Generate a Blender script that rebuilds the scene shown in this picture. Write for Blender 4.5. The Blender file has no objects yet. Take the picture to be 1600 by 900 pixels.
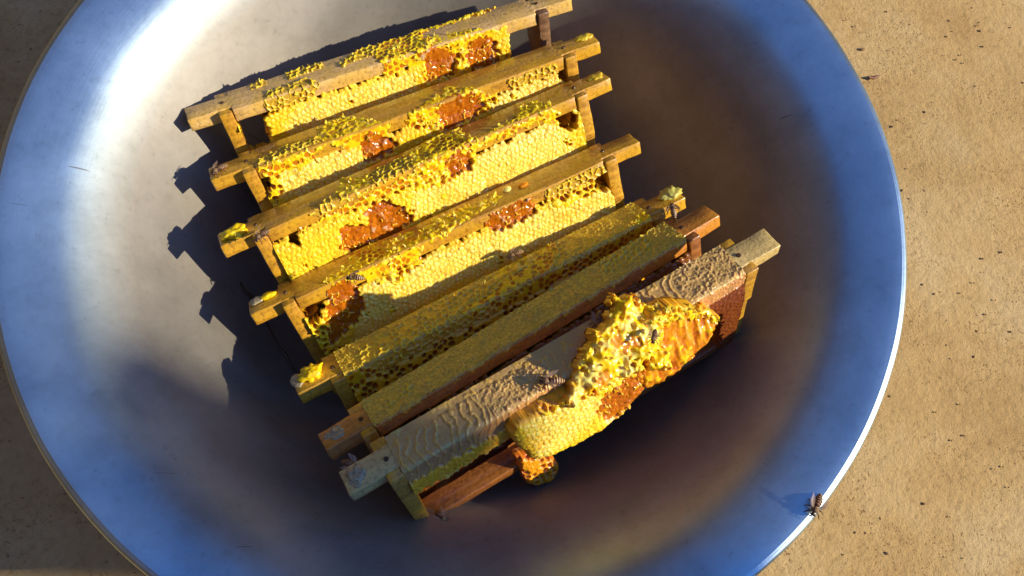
import bpy, bmesh, math, random
import numpy as np
from mathutils import Matrix, Vector
random.seed(7); rng = np.random.default_rng(11)
scene = bpy.context.scene
COL = scene.collection

# ------------------------------------------------------------------ camera
FPX = 1256.0
CAM = np.array([-.0139, -.2023, .4141])
def _rot(p, r):
    cx, sx, cy, sy = math.cos(p), math.sin(p), math.cos(r), math.sin(r)
    return np.array([[1,0,0],[0,cx,-sx],[0,sx,cx]]) @ np.array([[cy,0,sy],[0,1,0],[-sy,0,cy]])
CM = _rot(.3240, -.0844)
cd = bpy.data.cameras.new('camera'); cd.sensor_width = 36; cd.lens = FPX/1600*36
cd.clip_start = .01; cd.clip_end = 2000
cam = bpy.data.objects.new('camera', cd); COL.objects.link(cam)
cam.matrix_world = Matrix([[*CM[i], CAM[i]] for i in range(3)] + [[0,0,0,1]])
scene.camera = cam
def at(x, y, z):                       # photo point -> place on the horizontal plane z
    d = CM @ np.array([(x-800)/FPX, (450-y)/FPX, -1.]); return CAM + d*(z-CAM[2])/d[2]
def to_px(X):
    c = (np.asarray(X)-CAM) @ CM
    return 800+FPX*c[...,0]/-c[...,2], 450-FPX*c[...,1]/-c[...,2]

# ------------------------------------------------------------------ light
SUN_EL, SUN_AZ = 29.0, -10.5             # degrees; azimuth from +x
w = bpy.data.worlds.new('World'); scene.world = w; w.use_nodes = True
nt = w.node_tree; bg = nt.nodes['Background']
sky = nt.nodes.new('ShaderNodeTexSky'); sky.sky_type = 'NISHITA'; sky.sun_disc = False
sky.sun_elevation = math.radians(SUN_EL); sky.sun_rotation = math.radians(90-SUN_AZ)
sky.air_density = 1.0; sky.dust_density = 0.1; sky.ozone_density = 4.0
bg.inputs[1].default_value = .145
tint = nt.nodes.new('ShaderNodeMix'); tint.data_type = 'RGBA'; tint.blend_type = 'MULTIPLY'; tint.inputs[0].default_value = 1; tint.inputs[7].default_value = (.70, .98, 1.46, 1)
nt.links.new(sky.outputs[0], tint.inputs[6]); nt.links.new(tint.outputs[2], bg.inputs[0])
sl = bpy.data.lights.new('sun', 'SUN'); sl.energy = 4.3; sl.angle = math.radians(.53); sl.color = (1, .87, .68)
so = bpy.data.objects.new('sun', sl); COL.objects.link(so)
sd = Vector((math.cos(math.radians(SUN_AZ))*math.cos(math.radians(SUN_EL)), math.sin(math.radians(SUN_AZ))*math.cos(math.radians(SUN_EL)), math.sin(math.radians(SUN_EL))))
so.rotation_euler = sd.to_track_quat('Z', 'Y').to_euler()
scene.view_settings.view_transform = 'Standard'; scene.view_settings.look = 'None'
scene.view_settings.exposure = 0.6; scene.view_settings.gamma = 1

# ------------------------------------------------------------------ helpers
def tag(o, label=None, cat=None, group=None, kind=None):
    if label: o['label'] = label
    if cat: o['category'] = cat
    if group: o['group'] = group
    if kind: o['kind'] = kind
    return o
def link(name, me, mat=None, parent=None, smooth=False):
    o = bpy.data.objects.new(name, me); COL.objects.link(o)
    if mat is not None and not me.materials: me.materials.append(mat)
    if parent: o.parent = parent
    if smooth: me.shade_smooth()
    return o
def empty(name, M=None):
    o = bpy.data.objects.new(name, None); COL.objects.link(o); o.empty_display_size = .01
    if M is not None: o.matrix_world = M
    return o
def bm_obj(name, bm, mat, parent=None, smooth=False):
    me = bpy.data.meshes.new(name); bm.normal_update(); bm.to_mesh(me); bm.free()
    return link(name, me, mat, parent, smooth)

def _hash(ix, iy, s):
    n = (ix*374761393 + iy*668265263 + s*1442695041) & 0xffffffff
    n = ((n ^ (n >> 13))*1274126177) & 0xffffffff
    return ((n ^ (n >> 16)) & 0xffff)/65535.
def vnoise(x, y, s=0):
    ix, iy = np.floor(x).astype(np.int64), np.floor(y).astype(np.int64)
    fx, fy = x-ix, y-iy; fx = fx*fx*(3-2*fx); fy = fy*fy*(3-2*fy)
    a, b, c, d = _hash(ix,iy,s), _hash(ix+1,iy,s), _hash(ix,iy+1,s), _hash(ix+1,iy+1,s)
    return (a*(1-fx)+b*fx)*(1-fy) + (c*(1-fx)+d*fx)*fy
def fbm(x, y, s=0, o=4):
    t = 0; a = .5
    for k in range(o):
        t = t + a*vnoise(x*2**k, y*2**k, s+k*17); a *= .5
    return t
def ss(a, b, x):
    t = np.clip((x-a)/(b-a), 0, 1); return t*t*(3-2*t)
def inpoly(px, py, poly):
    r = np.zeros(px.shape, bool); n = len(poly)
    for i in range(n):
        x0, y0 = poly[i]; x1, y1 = poly[(i+1) % n]
        if y0 == y1: continue
        c = ((y0 > py) != (y1 > py)) & (px < (x1-x0)*(py-y0)/(y1-y0)+x0); r ^= c
    return r
def polydist(px, py, poly):
    d = np.full(px.shape, 1e9); n = len(poly)
    for i in range(n):
        x0, y0 = poly[i]; x1, y1 = poly[(i+1) % n]; ex, ey = x1-x0, y1-y0
        t = np.clip(((px-x0)*ex+(py-y0)*ey)/(ex*ex+ey*ey+1e-12), 0, 1)
        d = np.minimum(d, np.hypot(px-x0-t*ex, py-y0-t*ey))
    return d

# ------------------------------------------------------------------ materials
def newmat(name):
    m = bpy.data.materials.new(name); m.use_nodes = True
    return m, m.node_tree, m.node_tree.nodes['Principled BSDF']
def N(nt, t, **k):
    n = nt.nodes.new('ShaderNode'+t)
    for a, b in k.items():
        if a in ('operation','blend_type','data_type','noise_dimensions','feature','attribute_name','wave_type','bands_direction','direction_type','attribute_type'): setattr(n, a, b)
        else: n.inputs[a].default_value = b
    return n
def ramp(nt, stops):
    r = nt.nodes.new('ShaderNodeValToRGB'); e = r.color_ramp.elements
    while len(e) < len(stops): e.new(.5)
    for i, (p, c) in enumerate(stops): e[i].position = p; e[i].color = (*c, 1)
    return r

def mat_ground():
    m, nt, b = newmat('packed_earth'); L = nt.links.new
    tc = N(nt, 'TexCoord')
    n1 = N(nt, 'TexNoise', Scale=9., Detail=8., Roughness=.62); L(tc.outputs['Object'], n1.inputs['Vector'])
    n2 = N(nt, 'TexNoise', Scale=170., Detail=6., Roughness=.7); L(tc.outputs['Object'], n2.inputs['Vector'])
    n3 = N(nt, 'TexNoise', Scale=420., Detail=2., Roughness=.5); L(tc.outputs['Object'], n3.inputs['Vector'])
    r1 = ramp(nt, [(.32,(.44,.275,.095)),(.5,(.54,.36,.135)),(.66,(.60,.43,.19))]); L(n1.outputs['Fac'], r1.inputs[0])
    r2 = ramp(nt, [(.28,(.55,.52,.48)),(.44,(.90,.89,.87)),(.6,(1,1,1)),(.72,(1.08,1.08,1.08))]); L(n2.outputs['Fac'], r2.inputs[0])
    mx = N(nt, 'Mix', data_type='RGBA', blend_type='MULTIPLY'); mx.inputs[0].default_value = .75
    L(r1.outputs[0], mx.inputs[6]); L(r2.outputs[0], mx.inputs[7])
    # dark pits, gathered in patches
    r3 = ramp(nt, [(.61,(0,0,0)),(.67,(.8,.8,.8))]); L(n3.outputs['Fac'], r3.inputs[0])
    n4 = N(nt, 'TexNoise', Scale=22., Detail=5., Roughness=.6); L(tc.outputs['Object'], n4.inputs['Vector'])
    r4 = ramp(nt, [(.47,(.03,.03,.03)),(.62,(1,1,1))]); L(n4.outputs['Fac'], r4.inputs[0])
    mm = N(nt, 'Math', operation='MULTIPLY'); L(r3.outputs[0], mm.inputs[0]); L(r4.outputs[0], mm.inputs[1])
    mx2 = N(nt, 'Mix', data_type='RGBA'); L(mm.outputs[0], mx2.inputs[0]); L(mx.outputs[2], mx2.inputs[6]); mx2.inputs[7].default_value = (.26,.13,.04,1)
    L(mx2.outputs[2], b.inputs['Base Color']); b.inputs['Roughness'].default_value = .9
    b.inputs['Specular IOR Level'].default_value = .25
    bp = N(nt, 'Bump', Strength=.8, Distance=.0016); L(n2.outputs['Fac'], bp.inputs['Height'])
    bp2 = N(nt, 'Bump', Strength=.5, Distance=.0012); bp2.invert = True; L(mm.outputs[0], bp2.inputs['Height']); L(bp.outputs[0], bp2.inputs['Normal'])
    L(bp2.outputs[0], b.inputs['Normal'])
    return m

def mat_alu():
    m, nt, b = newmat('aluminium'); L = nt.links.new
    tc = N(nt, 'TexCoord')
    b.inputs['Metallic'].default_value = .88
    # ring direction noise: polar coordinates of the spun bowl
    sep = N(nt, 'SeparateXYZ'); L(tc.outputs['Object'], sep.inputs[0])
    an = N(nt, 'Math', operation='ARCTAN2'); L(sep.outputs[1], an.inputs[0]); L(sep.outputs[0], an.inputs[1])
    xy = N(nt, 'CombineXYZ'); L(sep.outputs[0], xy.inputs[0]); L(sep.outputs[1], xy.inputs[1])
    ln = N(nt, 'VectorMath', operation='LENGTH'); L(xy.outputs[0], ln.inputs[0])
    cb = N(nt, 'CombineXYZ'); L(an.outputs[0], cb.inputs[0]); L(ln.outputs['Value'], cb.inputs[1]); L(sep.outputs[2], cb.inputs[2])
    mp = N(nt, 'Mapping'); mp.inputs['Scale'].default_value = (6, 900, 300); L(cb.outputs[0], mp.inputs['Vector'])
    br = N(nt, 'TexNoise', Scale=1., Detail=4., Roughness=.6); L(mp.outputs[0], br.inputs['Vector'])
    n1 = N(nt, 'TexNoise', Scale=14., Detail=6., Roughness=.6); L(tc.outputs['Object'], n1.inputs['Vector'])
    n2 = N(nt, 'TexNoise', Scale=240., Detail=4., Roughness=.65); L(tc.outputs['Object'], n2.inputs['Vector'])
    r1 = ramp(nt, [(.3,(.36,.39,.42)),(.55,(.47,.51,.545)),(.75,(.54,.58,.62))]); L(n1.outputs['Fac'], r1.inputs[0])
    r2 = ramp(nt, [(.24,(.7,.69,.67)),(.40,(.97,.97,.97)),(.7,(1.04,1.04,1.04))]); L(n2.outputs['Fac'], r2.inputs[0])
    mx = N(nt, 'Mix', data_type='RGBA', blend_type='MULTIPLY'); mx.inputs[0].default_value = .7
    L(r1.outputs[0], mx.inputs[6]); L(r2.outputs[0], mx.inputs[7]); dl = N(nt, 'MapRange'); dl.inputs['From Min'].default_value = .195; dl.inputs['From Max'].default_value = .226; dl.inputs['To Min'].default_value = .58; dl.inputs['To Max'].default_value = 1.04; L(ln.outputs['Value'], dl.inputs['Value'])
    mt = N(nt, 'MapRange'); mt.inputs['From Min'].default_value = .200; mt.inputs['From Max'].default_value = .224; mt.inputs['To Min'].default_value = .80; mt.inputs['To Max'].default_value = .96; L(ln.outputs['Value'], mt.inputs['Value']); L(mt.outputs[0], b.inputs['Metallic'])
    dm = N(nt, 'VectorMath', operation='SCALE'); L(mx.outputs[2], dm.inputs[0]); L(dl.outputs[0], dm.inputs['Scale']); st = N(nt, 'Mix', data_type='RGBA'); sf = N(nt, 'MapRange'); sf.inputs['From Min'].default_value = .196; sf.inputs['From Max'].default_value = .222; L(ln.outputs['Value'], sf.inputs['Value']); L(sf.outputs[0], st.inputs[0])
    st.inputs[6].default_value = (1.10, .95, .74, 1); st.inputs[7].default_value = (.90, 1.06, 1.04, 1)        # bowl darkened and tinted warm, lip cool: reflected light put into the colour
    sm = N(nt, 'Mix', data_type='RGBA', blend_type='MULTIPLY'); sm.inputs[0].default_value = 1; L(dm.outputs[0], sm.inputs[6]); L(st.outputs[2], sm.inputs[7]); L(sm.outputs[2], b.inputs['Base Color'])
    rr0 = N(nt, 'MapRange'); rr0.inputs['To Min'].default_value = -.05; rr0.inputs['To Max'].default_value = .06; L(n1.outputs['Fac'], rr0.inputs['Value'])
    wr = N(nt, 'MapRange'); wr.inputs['From Min'].default_value = .200; wr.inputs['From Max'].default_value = .226; wr.inputs['To Min'].default_value = .66; wr.inputs['To Max'].default_value = .36; L(ln.outputs['Value'], wr.inputs['Value'])
    rr = N(nt, 'Math', operation='ADD'); L(rr0.outputs[0], rr.inputs[0]); L(wr.outputs[0], rr.inputs[1])
    L(rr.outputs[0], b.inputs['Roughness'])
    bp = N(nt, 'Bump', Strength=.10, Distance=.0004); L(br.outputs['Fac'], bp.inputs['Height'])
    bp2 = N(nt, 'Bump', Strength=.12, Distance=.0004); L(n2.outputs['Fac'], bp2.inputs['Height']); L(bp.outputs[0], bp2.inputs['Normal'])
    n5 = N(nt, 'TexNoise', Scale=26., Detail=2.); L(tc.outputs['Object'], n5.inputs['Vector'])
    bp3 = N(nt, 'Bump', Strength=.35, Distance=.0010); L(n5.outputs['Fac'], bp3.inputs['Height']); L(bp2.outputs[0], bp3.inputs['Normal'])
    L(bp3.outputs[0], b.inputs['Normal'])
    # thin scratches in two directions and dull scuffs
    prev = sm.outputs[2]
    for rot, sc, th, c in ((-.9, (14, 380, 30), .755, (.16,.15,.14)),):
        m2 = N(nt, 'Mapping'); m2.inputs['Rotation'].default_value = (0, 0, rot); m2.inputs['Scale'].default_value = sc; L(tc.outputs['Object'], m2.inputs['Vector'])
        s2 = N(nt, 'TexNoise', Scale=1., Detail=2., Roughness=.5); L(m2.outputs[0], s2.inputs['Vector'])
        r5 = ramp(nt, [(th,(0,0,0)),(th+.02,(.8,.8,.8))]); L(s2.outputs['Fac'], r5.inputs[0])
        x = N(nt, 'Mix', data_type='RGBA'); L(r5.outputs[0], x.inputs[0]); L(prev, x.inputs[6]); x.inputs[7].default_value = (*c, 1); prev = x.outputs[2]
    n6 = N(nt, 'TexNoise', Scale=38., Detail=7., Roughness=.7); L(tc.outputs['Object'], n6.inputs['Vector'])
    r6 = ramp(nt, [(.36,(.70,.68,.64)),(.52,(1,1,1))]); L(n6.outputs['Fac'], r6.inputs[0])
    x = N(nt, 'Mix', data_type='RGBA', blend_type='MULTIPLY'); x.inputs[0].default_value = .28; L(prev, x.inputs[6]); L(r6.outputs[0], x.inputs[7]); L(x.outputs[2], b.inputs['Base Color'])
    return m

def mat_wax():
    m, nt, b = newmat('wax'); L = nt.links.new
    a = N(nt, 'Attribute', attribute_name='wax_col'); g = N(nt, 'Attribute', attribute_name='gloss')
    tc = N(nt, 'TexCoord')
    n = N(nt, 'TexNoise', Scale=900., Detail=3.); L(tc.outputs['Object'], n.inputs['Vector'])
    r = ramp(nt, [(.3,(.80,.76,.66)),(.6,(1.04,1.04,1.04))]); L(n.outputs['Fac'], r.inputs[0])
    mx = N(nt, 'Mix', data_type='RGBA', blend_type='MULTIPLY'); mx.inputs[0].default_value = .55
    L(a.outputs['Color'], mx.inputs[6]); L(r.outputs[0], mx.inputs[7]); L(mx.outputs[2], b.inputs['Base Color'])
    rr = N(nt, 'MapRange'); rr.inputs['To Min'].default_value = .48; rr.inputs['To Max'].default_value = .10; L(g.outputs['Fac'], rr.inputs['Value'])
    L(rr.outputs[0], b.inputs['Roughness'])
    b.inputs['Subsurface Weight'].default_value = .45
    b.inputs['Subsurface Radius'].default_value = (1.0, .32, .04); b.inputs['Subsurface Scale'].default_value = .003
    bp = N(nt, 'Bump', Strength=.35, Distance=.0003); L(n.outputs['Fac'], bp.inputs['Height']); L(bp.outputs[0], b.inputs['Normal'])
    return m

def mat_wood(name, dark, light, wax=(.62,.42,.05), waxamt=.5, rough=.45, coat=0.):
    m, nt, b = newmat(name); b.inputs['Coat Weight'].default_value = coat; b.inputs['Coat Roughness'].default_value = .16; L = nt.links.new
    tc = N(nt, 'TexCoord')
    mp = N(nt, 'Mapping'); mp.inputs['Scale'].default_value = (12, 260, 260); L(tc.outputs['Object'], mp.inputs['Vector'])
    n = N(nt, 'TexNoise', Scale=1., Detail=6., Roughness=.6); L(mp.outputs[0], n.inputs['Vector'])
    r = ramp(nt, [(.3,dark),(.62,light)]); L(n.outputs['Fac'], r.inputs[0])
    n2 = N(nt, 'TexNoise', Scale=60., Detail=6., Roughness=.65); L(tc.outputs['Object'], n2.inputs['Vector'])
    r2 = ramp(nt, [(.42,(0,0,0)),(.60,(waxamt,)*3)]); L(n2.outputs['Fac'], r2.inputs[0])
    mx = N(nt, 'Mix', data_type='RGBA'); L(r2.outputs[0], mx.inputs[0]); L(r.outputs[0], mx.inputs[6]); mx.inputs[7].default_value = (*wax, 1)
    n3 = N(nt, 'TexNoise', Scale=420., Detail=3., Roughness=.6); L(tc.outputs['Object'], n3.inputs['Vector'])
    r3 = ramp(nt, [(.3,(.55,.5,.45)),(.5,(1,1,1))]); L(n3.outputs['Fac'], r3.inputs[0])
    mx2 = N(nt, 'Mix', data_type='RGBA', blend_type='MULTIPLY'); mx2.inputs[0].default_value = .9; L(mx.outputs[2], mx2.inputs[6]); L(r3.outputs[0], mx2.inputs[7])
    L(mx2.outputs[2], b.inputs['Base Color'])
    rr = N(nt, 'MapRange'); rr.inputs['From Min'].default_value = .35; rr.inputs['From Max'].default_value = .65
    rr.inputs['To Min'].default_value = rough+.15; rr.inputs['To Max'].default_value = rough-.2; L(n2.outputs['Fac'], rr.inputs['Value']); L(rr.outputs[0], b.inputs['Roughness'])
    bp = N(nt, 'Bump', Strength=.5, Distance=.0006); L(n.outputs['Fac'], bp.inputs['Height'])
    bp2 = N(nt, 'Bump', Strength=.6, Distance=.0006); L(n3.outputs['Fac'], bp2.inputs['Height']); L(bp.outputs[0], bp2.inputs['Normal'])
    L(bp2.outputs[0], b.inputs['Normal'])
    return m
def mat_plain(name, col, rough=.5, **k):
    m, nt, b = newmat(name); L = nt.links.new
    tc = N(nt, 'TexCoord'); n = N(nt, 'TexNoise', Scale=k.get('scale', 700.), Detail=4.); L(tc.outputs['Object'], n.inputs['Vector'])
    r = ramp(nt, [(.3,tuple(c*.6 for c in col)),(.65,tuple(min(1,c*1.2) for c in col))]); L(n.outputs['Fac'], r.inputs[0]); L(r.outputs[0], b.inputs['Base Color'])
    b.inputs['Roughness'].default_value = rough
    bp = N(nt, 'Bump', Strength=.5, Distance=.0003); L(n.outputs['Fac'], bp.inputs['Height']); L(bp.outputs[0], b.inputs['Normal'])
    return m
M_GROUND, M_ALU, M_WAX = mat_ground(), mat_alu(), mat_wax()
M_GOLD = mat_wood('honey_wood', (.36,.155,.010), (.66,.335,.025), wax=(.76,.44,.020), coat=.7)
M_PALE = mat_wood('pale_wood', (.52,.31,.09), (.76,.50,.19), wax=(.74,.46,.06), waxamt=.6, coat=.2)
M_GREY = mat_wood('weathered_wood', (.46,.31,.10), (.68,.49,.17), wax=(.66,.48,.14), waxamt=.6)
M_DARK = mat_wood('dark_wood', (.10,.045,.018), (.22,.11,.045), wax=(.5,.32,.15), waxamt=.25)
M_RED = mat_wood('red_wood', (.17,.05,.010), (.36,.13,.020), wax=(.42,.17,.02), coat=.6)
M_ORANGE = mat_wood('orange_wood', (.40,.13,.015), (.64,.25,.03), wax=(.66,.30,.03), coat=.5)
M_WHITEWAX = mat_plain('white_wax', (.40,.33,.17), .3)
M_BROWN = mat_plain('bee_brown', (.20,.075,.025), .4)
M_BLACK = mat_plain('bee_dark', (.075,.032,.014), .45)
M_BAND = mat_plain('bee_band', (.66,.42,.18), .5)
M_FUZZ = mat_plain('bee_fuzz', (.26,.15,.06), .8)
M_EYE = mat_plain('bee_eye', (.02,.012,.01), .15)
M_SCRAP = mat_plain('propolis', (.10,.05,.02), .35)
def mat_wing():
    m, nt, b = newmat('bee_wing'); b.inputs['Base Color'].default_value = (.45,.30,.18,1); b.inputs['Roughness'].default_value = .25
    b.inputs['Alpha'].default_value = .3; b.inputs['Coat Weight'].default_value = .5
    return m
M_WING = mat_wing()

# ------------------------------------------------------------------ ground
GZ = -.168
def ground():
    n = 120; rs = np.concatenate([np.linspace(0, .9, 60), np.geomspace(1, 1500, 30)]); a = np.linspace(0, 2*np.pi, n, endpoint=False)
    R, A = np.meshgrid(rs[1:], a, indexing='ij'); X, Y = R*np.cos(A), R*np.sin(A)
    Z = GZ + (fbm(X*9+50, Y*9+50, 3)-.5)*.006*ss(0, .25, R)
    V = np.vstack([[0,0,GZ], np.stack([X,Y,Z],-1).reshape(-1,3)]); F = [(0, 1+j, 1+(j+1)%n) for j in range(n)]
    for i in range(len(rs)-2):
        for j in range(n):
            p = 1+i*n+j; q = 1+i*n+(j+1)%n; F.append((p, p+n, q+n, q))
    me = bpy.data.meshes.new('ground'); me.from_pydata(V.tolist(), [], F); o = link('ground', me, M_GROUND, smooth=True)
    tag(o, 'packed tan earth floor with dark pits under and around the basin', kind='structure')
ground()
def grit():
    bm = bmesh.new()
    for k in range(1500):
        x, y = rng.uniform(-.45, .75), rng.uniform(-.5, .55)
        if math.hypot(x, y) < .15: continue
        s = rng.uniform(.0004, .0011)*(2.0 if rng.random() < .04 else 1)
        M = Matrix.Translation((x, y, GZ+.0002)) @ Matrix.Rotation(rng.uniform(0, 6), 4, 'Z') @ Matrix.Diagonal((s*rng.uniform(.7,1.8), s, s*.7, 1))
        r = bmesh.ops.create_icosphere(bm, subdivisions=1, radius=1, matrix=M)
    o = bm_obj('grit', bm, mat_plain('grit', (.36,.22,.09), .85, scale=300.)); tag(o, 'loose sandy grit scattered over the earth floor', 'grit', kind='stuff')
grit()

# ------------------------------------------------------------------ basin
PROF = [(0,-.155),(.04,-.1548),(.075,-.1535),(.100,-.1490),(.122,-.1385),(.138,-.1245),(.150,-.1090),(.160,-.0925),(.168,-.0785),(.176,-.0650),(.184,-.0525),(.192,-.0415),(.200,-.0322),(.208,-.0240),(.216,-.0170),(.224,-.0115),(.233,-.0070),(.243,-.0030),(.2495,-.0009),(.2540,0.0)]
def catmull(P, n):
    P = np.array(P); Q = np.vstack([2*P[0]-P[1], P, 2*P[-1]-P[-2]]); out = []
    for i in range(1, len(Q)-2):
        for t in np.linspace(0, 1, n, endpoint=False):
            out.append(.5*((2*Q[i])+(-Q[i-1]+Q[i+1])*t+(2*Q[i-1]-5*Q[i]+4*Q[i+1]-Q[i+2])*t*t+(-Q[i-1]+3*Q[i]-3*Q[i+1]+Q[i+2])*t**3))
    out.append(P[-1]); return np.array(out)
PR = catmull(PROF, 5); PR[:3,1] = -.155
def wall_z(r): return float(np.interp(r, PR[:,0], PR[:,1]))
def lathe(name, prof, n, mat, parent, wob=0):
    V = []; F = []; a = np.linspace(0, 2*np.pi, n, endpoint=False); m = len(prof)
    for (r, z) in prof:
        dz = wob*(fbm(np.cos(a)*3+9+r*20, np.sin(a)*3+9, 5)-.5)*min(1, r/.1)
        V += np.stack([(r+dz)*np.cos(a), (r+dz)*np.sin(a), z+dz*.8], -1).tolist()
    for i in range(m-1):
        for j in range(n): p = i*n+j; q = i*n+(j+1)%n; F.append((p, q, q+n, p+n))
    me = bpy.data.meshes.new(name); me.from_pydata(V, [], F); return link(name, me, mat, parent, True)
basin = empty('basin', Matrix.Translation((0,0,GZ)))
tag(basin, 'large round spun aluminium basin with a wide lip holding the comb frames', 'basin')
off = np.array([0, -GZ]); outer = [(r+.0009, z-.0012) for r, z in PR[::-1] if r > .001]+[(.0005,-.1562)]
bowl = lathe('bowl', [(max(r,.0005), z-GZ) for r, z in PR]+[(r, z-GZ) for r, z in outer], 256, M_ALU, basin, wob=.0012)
tor = [(.2541+.0032*math.cos(t), -.0026+.0026*math.sin(t)-GZ) for t in np.linspace(-.9*math.pi, .5*math.pi, 17)]
rim = lathe('rolled_rim', tor, 256, M_ALU, basin, wob=.0012)

# ------------------------------------------------------------------ wax sheet machinery
PITCH = 3.35e-3; BIG = 4.3e-3
def cells(U, W, seed, pitch=PITCH, ang=.0):
    """nearest / second nearest jittered hex cell for every point"""
    ca, sa = math.cos(ang), math.sin(ang); U, W = U*ca-W*sa+1, U*sa+W*ca+1
    hx, hy = pitch, pitch*.8660254
    j0 = np.floor(W/hy).astype(np.int64); best = np.full(U.shape, 9.); sec = best.copy(); cu = np.zeros_like(U); cw = np.zeros_like(U); idx = np.zeros(U.shape, np.int64)
    for dj in (-1,0,1,2):
        j = j0+dj; i0 = np.floor(U/hx-.5*(j & 1)).astype(np.int64)
        for di in (-1,0,1,2):
            i = i0+di
            x = (i+.5*(j & 1))*hx+(_hash(i,j,seed)-.5)*pitch*.42; y = j*hy+(_hash(i,j,seed+5)-.5)*pitch*.42
            d = np.hypot(U-x, W-y); nb = d < best; sec = np.where(nb, best, np.minimum(sec, d)); best = np.where(nb, d, best)
            cu = np.where(nb, x, cu); cw = np.where(nb, y, cw); idx = np.where(nb, i*4096+j, idx)
    edge = (sec-best)*.5; cu -= 1; cw -= 1
    return best, edge, cu*ca+cw*sa, -cu*sa+cw*ca, idx
Yl, Cr, Am, Or = np.array([.92,.64,.007]), np.array([.93,.79,.19]), np.array([.46,.13,.006]), np.array([.72,.27,.008])
# types: 0 none, 1 capped, 2 open, 3 torn honey, 4 lumpy torn wax, 5 burr walls on wood, 6 granular film, 7 ridges, 8 old dark comb, 9 thin film
TC = {'W':0,'C':1,'O':2,'T':3,'Y':4,'B':5,'G':6,'R':7,'D':8,'F':9,'M':10,'A':11,'H':0}
def relief(U, W, ty, best, edge, idx, seed, pale, film, big=None):
    """height (m) and colour, gloss for each point"""
    mm = 1e-3; PT = np.full(U.shape, PITCH)
    if big is not None:
        op = np.isin(ty, (2,3,4,5)); best = np.where(op, big[0], best); edge = np.where(op, big[1], edge); idx = np.where(op, big[2], idx); PT = np.where(op, BIG, PT)
    r1 = _hash(idx, idx*0+3, seed); r2 = _hash(idx, idx*0+7, seed)
    n1 = fbm(U/mm*.9, W/mm*.9, seed+1, 3); n2 = fbm(U/mm*.22, W/mm*.22, seed+2, 4); n3 = fbm(U/mm*.07+9, W/mm*.07, seed+3, 3); n0 = vnoise(U/mm*2.2, W/mm*2.2, seed+8)
    h = np.zeros(U.shape); col = np.zeros(U.shape+(3,)); gl = np.zeros(U.shape)
    ed = edge/mm + (n1-.45)*.35; q = np.clip(best/(PT*.5), 0, 1.2)
    bulge = 1.2+2.0*(n3-.4)
    def put(m, hh, cc, gg):
        nonlocal h, col, gl
        h = np.where(m, hh, h); col = np.where(m[...,None], cc, col); gl = np.where(m, gg, gl)
    def mixc(a, b, t): return a+(b-a)*np.clip(t, 0, 1)[...,None]
    pl = np.clip(pale*.95+.12*(r1-.5)+.7*(n2-.5), 0, 1)
    # capped
    dome = ss(0, .8, ed)*(.16+.42*r1)+.85*(n1-.45)+.30*(n0-.5)
    sunk = (r2 > .93)
    hh = bulge+dome-np.where(sunk, .7*ss(.3,.9,ed), 0)+.5*(n2-.45)
    c = mixc(Yl*np.array([.95,.86,.8]), mixc(Yl, Cr, pl*.9+.1), ss(.05,.55,ed)*(.55+.6*n1+.2*r1))
    nv = fbm(U/mm*.05+31, W/mm*.09, seed+51, 3); c = mixc(c, np.array([.88,.46,.012]), ss(.52,.72,nv)*.55)
    put(ty == 1, hh, c, .25)
    # open
    rad = PT/mm*(.36+.11*r1); bq = best/mm+(n1-.45)*.7
    wall = np.maximum(ss(rad-.28, rad+.05, bq), 1-ss(.12, .34, ed)); wall = np.where(r2 > .74, 1., wall); lip = np.where(r2 > .74, dome, (1-ss(.2,.55,ed))*(.15+.5*n1))
    depth = 2.2+2.2*r1
    hh = bulge+.4+lip-(1-wall)*depth+.9*(n2-.45)
    full = r2 > .55
    c = mixc(mixc(Am, Or, r1*.7+.2*n2), Yl, wall)
    put(ty == 2, hh, c, np.where(wall > .5, .3, .75))
    # torn, wet honey
    br = (1-ss(.12,.36,ed))*ss(.50,.58,fbm(U/mm*.3+8, W/mm*.3, seed+31, 3))*(1.0+1.6*r1)
    hh = bulge-3.0+2.6*(n2-.4)+br*.8+.6*ss(.0,1.,ed)*r1+.25*n0
    c = mixc(mixc(Am*np.array([.85,.72,.7]), Or*np.array([.92,.84,.8]), n1*1.0-.15+.35*(r1-.4)), Yl*np.array([1,1.02,3]), ss(.4,1.2,br)*.8)
    c = mixc(c, np.array([.80,.66,.42]), ss(.66,.78,n2)*.6)
    put(ty == 3, hh, c, .95)
    # lumpy torn wax
    rg = 1-np.abs(2*fbm(U/mm*.33+5, W/mm*.33, seed+6, 4)-1)
    hole = (1-ss(PT/mm*.28, PT/mm*.40, best/mm+(n1-.45)*.8))*(r2 > .5)
    hh = bulge+.1+1.5*(rg-.72)*1.6+2.0*(n2-.45)+.7*(n1-.45)+.35*(1-ss(.1,.4,ed))-hole*(1.2+1.6*r1)
    c = mixc(Or*np.array([1,1.15,1]), Yl, ss(-1.3,-.1,hh-bulge)); c = mixc(c, Cr, ss(.56,.72,n2)*.45)
    put(ty == 4, hh, c, .45)
    # burr walls on wood
    wl = (1-ss(.20,.46,ed))*ss(.32,.46,n2+.1*r1)
    hh = .12+wl*(.5+1.5*n2)+.25*n1
    put(ty == 5, hh, mixc(film, Yl*np.array([1,1,2]), wl*.95+.12), np.where(wl > .4, .3, .45))
    # granular film
    hh = .25+1.1*np.abs(n1-.45)*2+.7*n0*n2+(1-ss(.1,.4,ed))*.55*(n2 > .5)
    put(ty == 6, hh, mixc(film*.9, film*1.12+Yl*.08, ss(.35,.6,n1)), .35)
    # ridges (comb footprints torn off the bar)
    ph = U/mm/4.6*1.0+(n3-.4)*3.2+(n2-.45)*1.0+W/mm*.05; rd = np.abs(ph-np.round(ph)); rdg = (1-ss(.04,.20,rd))*ss(.25,.4,n2+.15)
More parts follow.
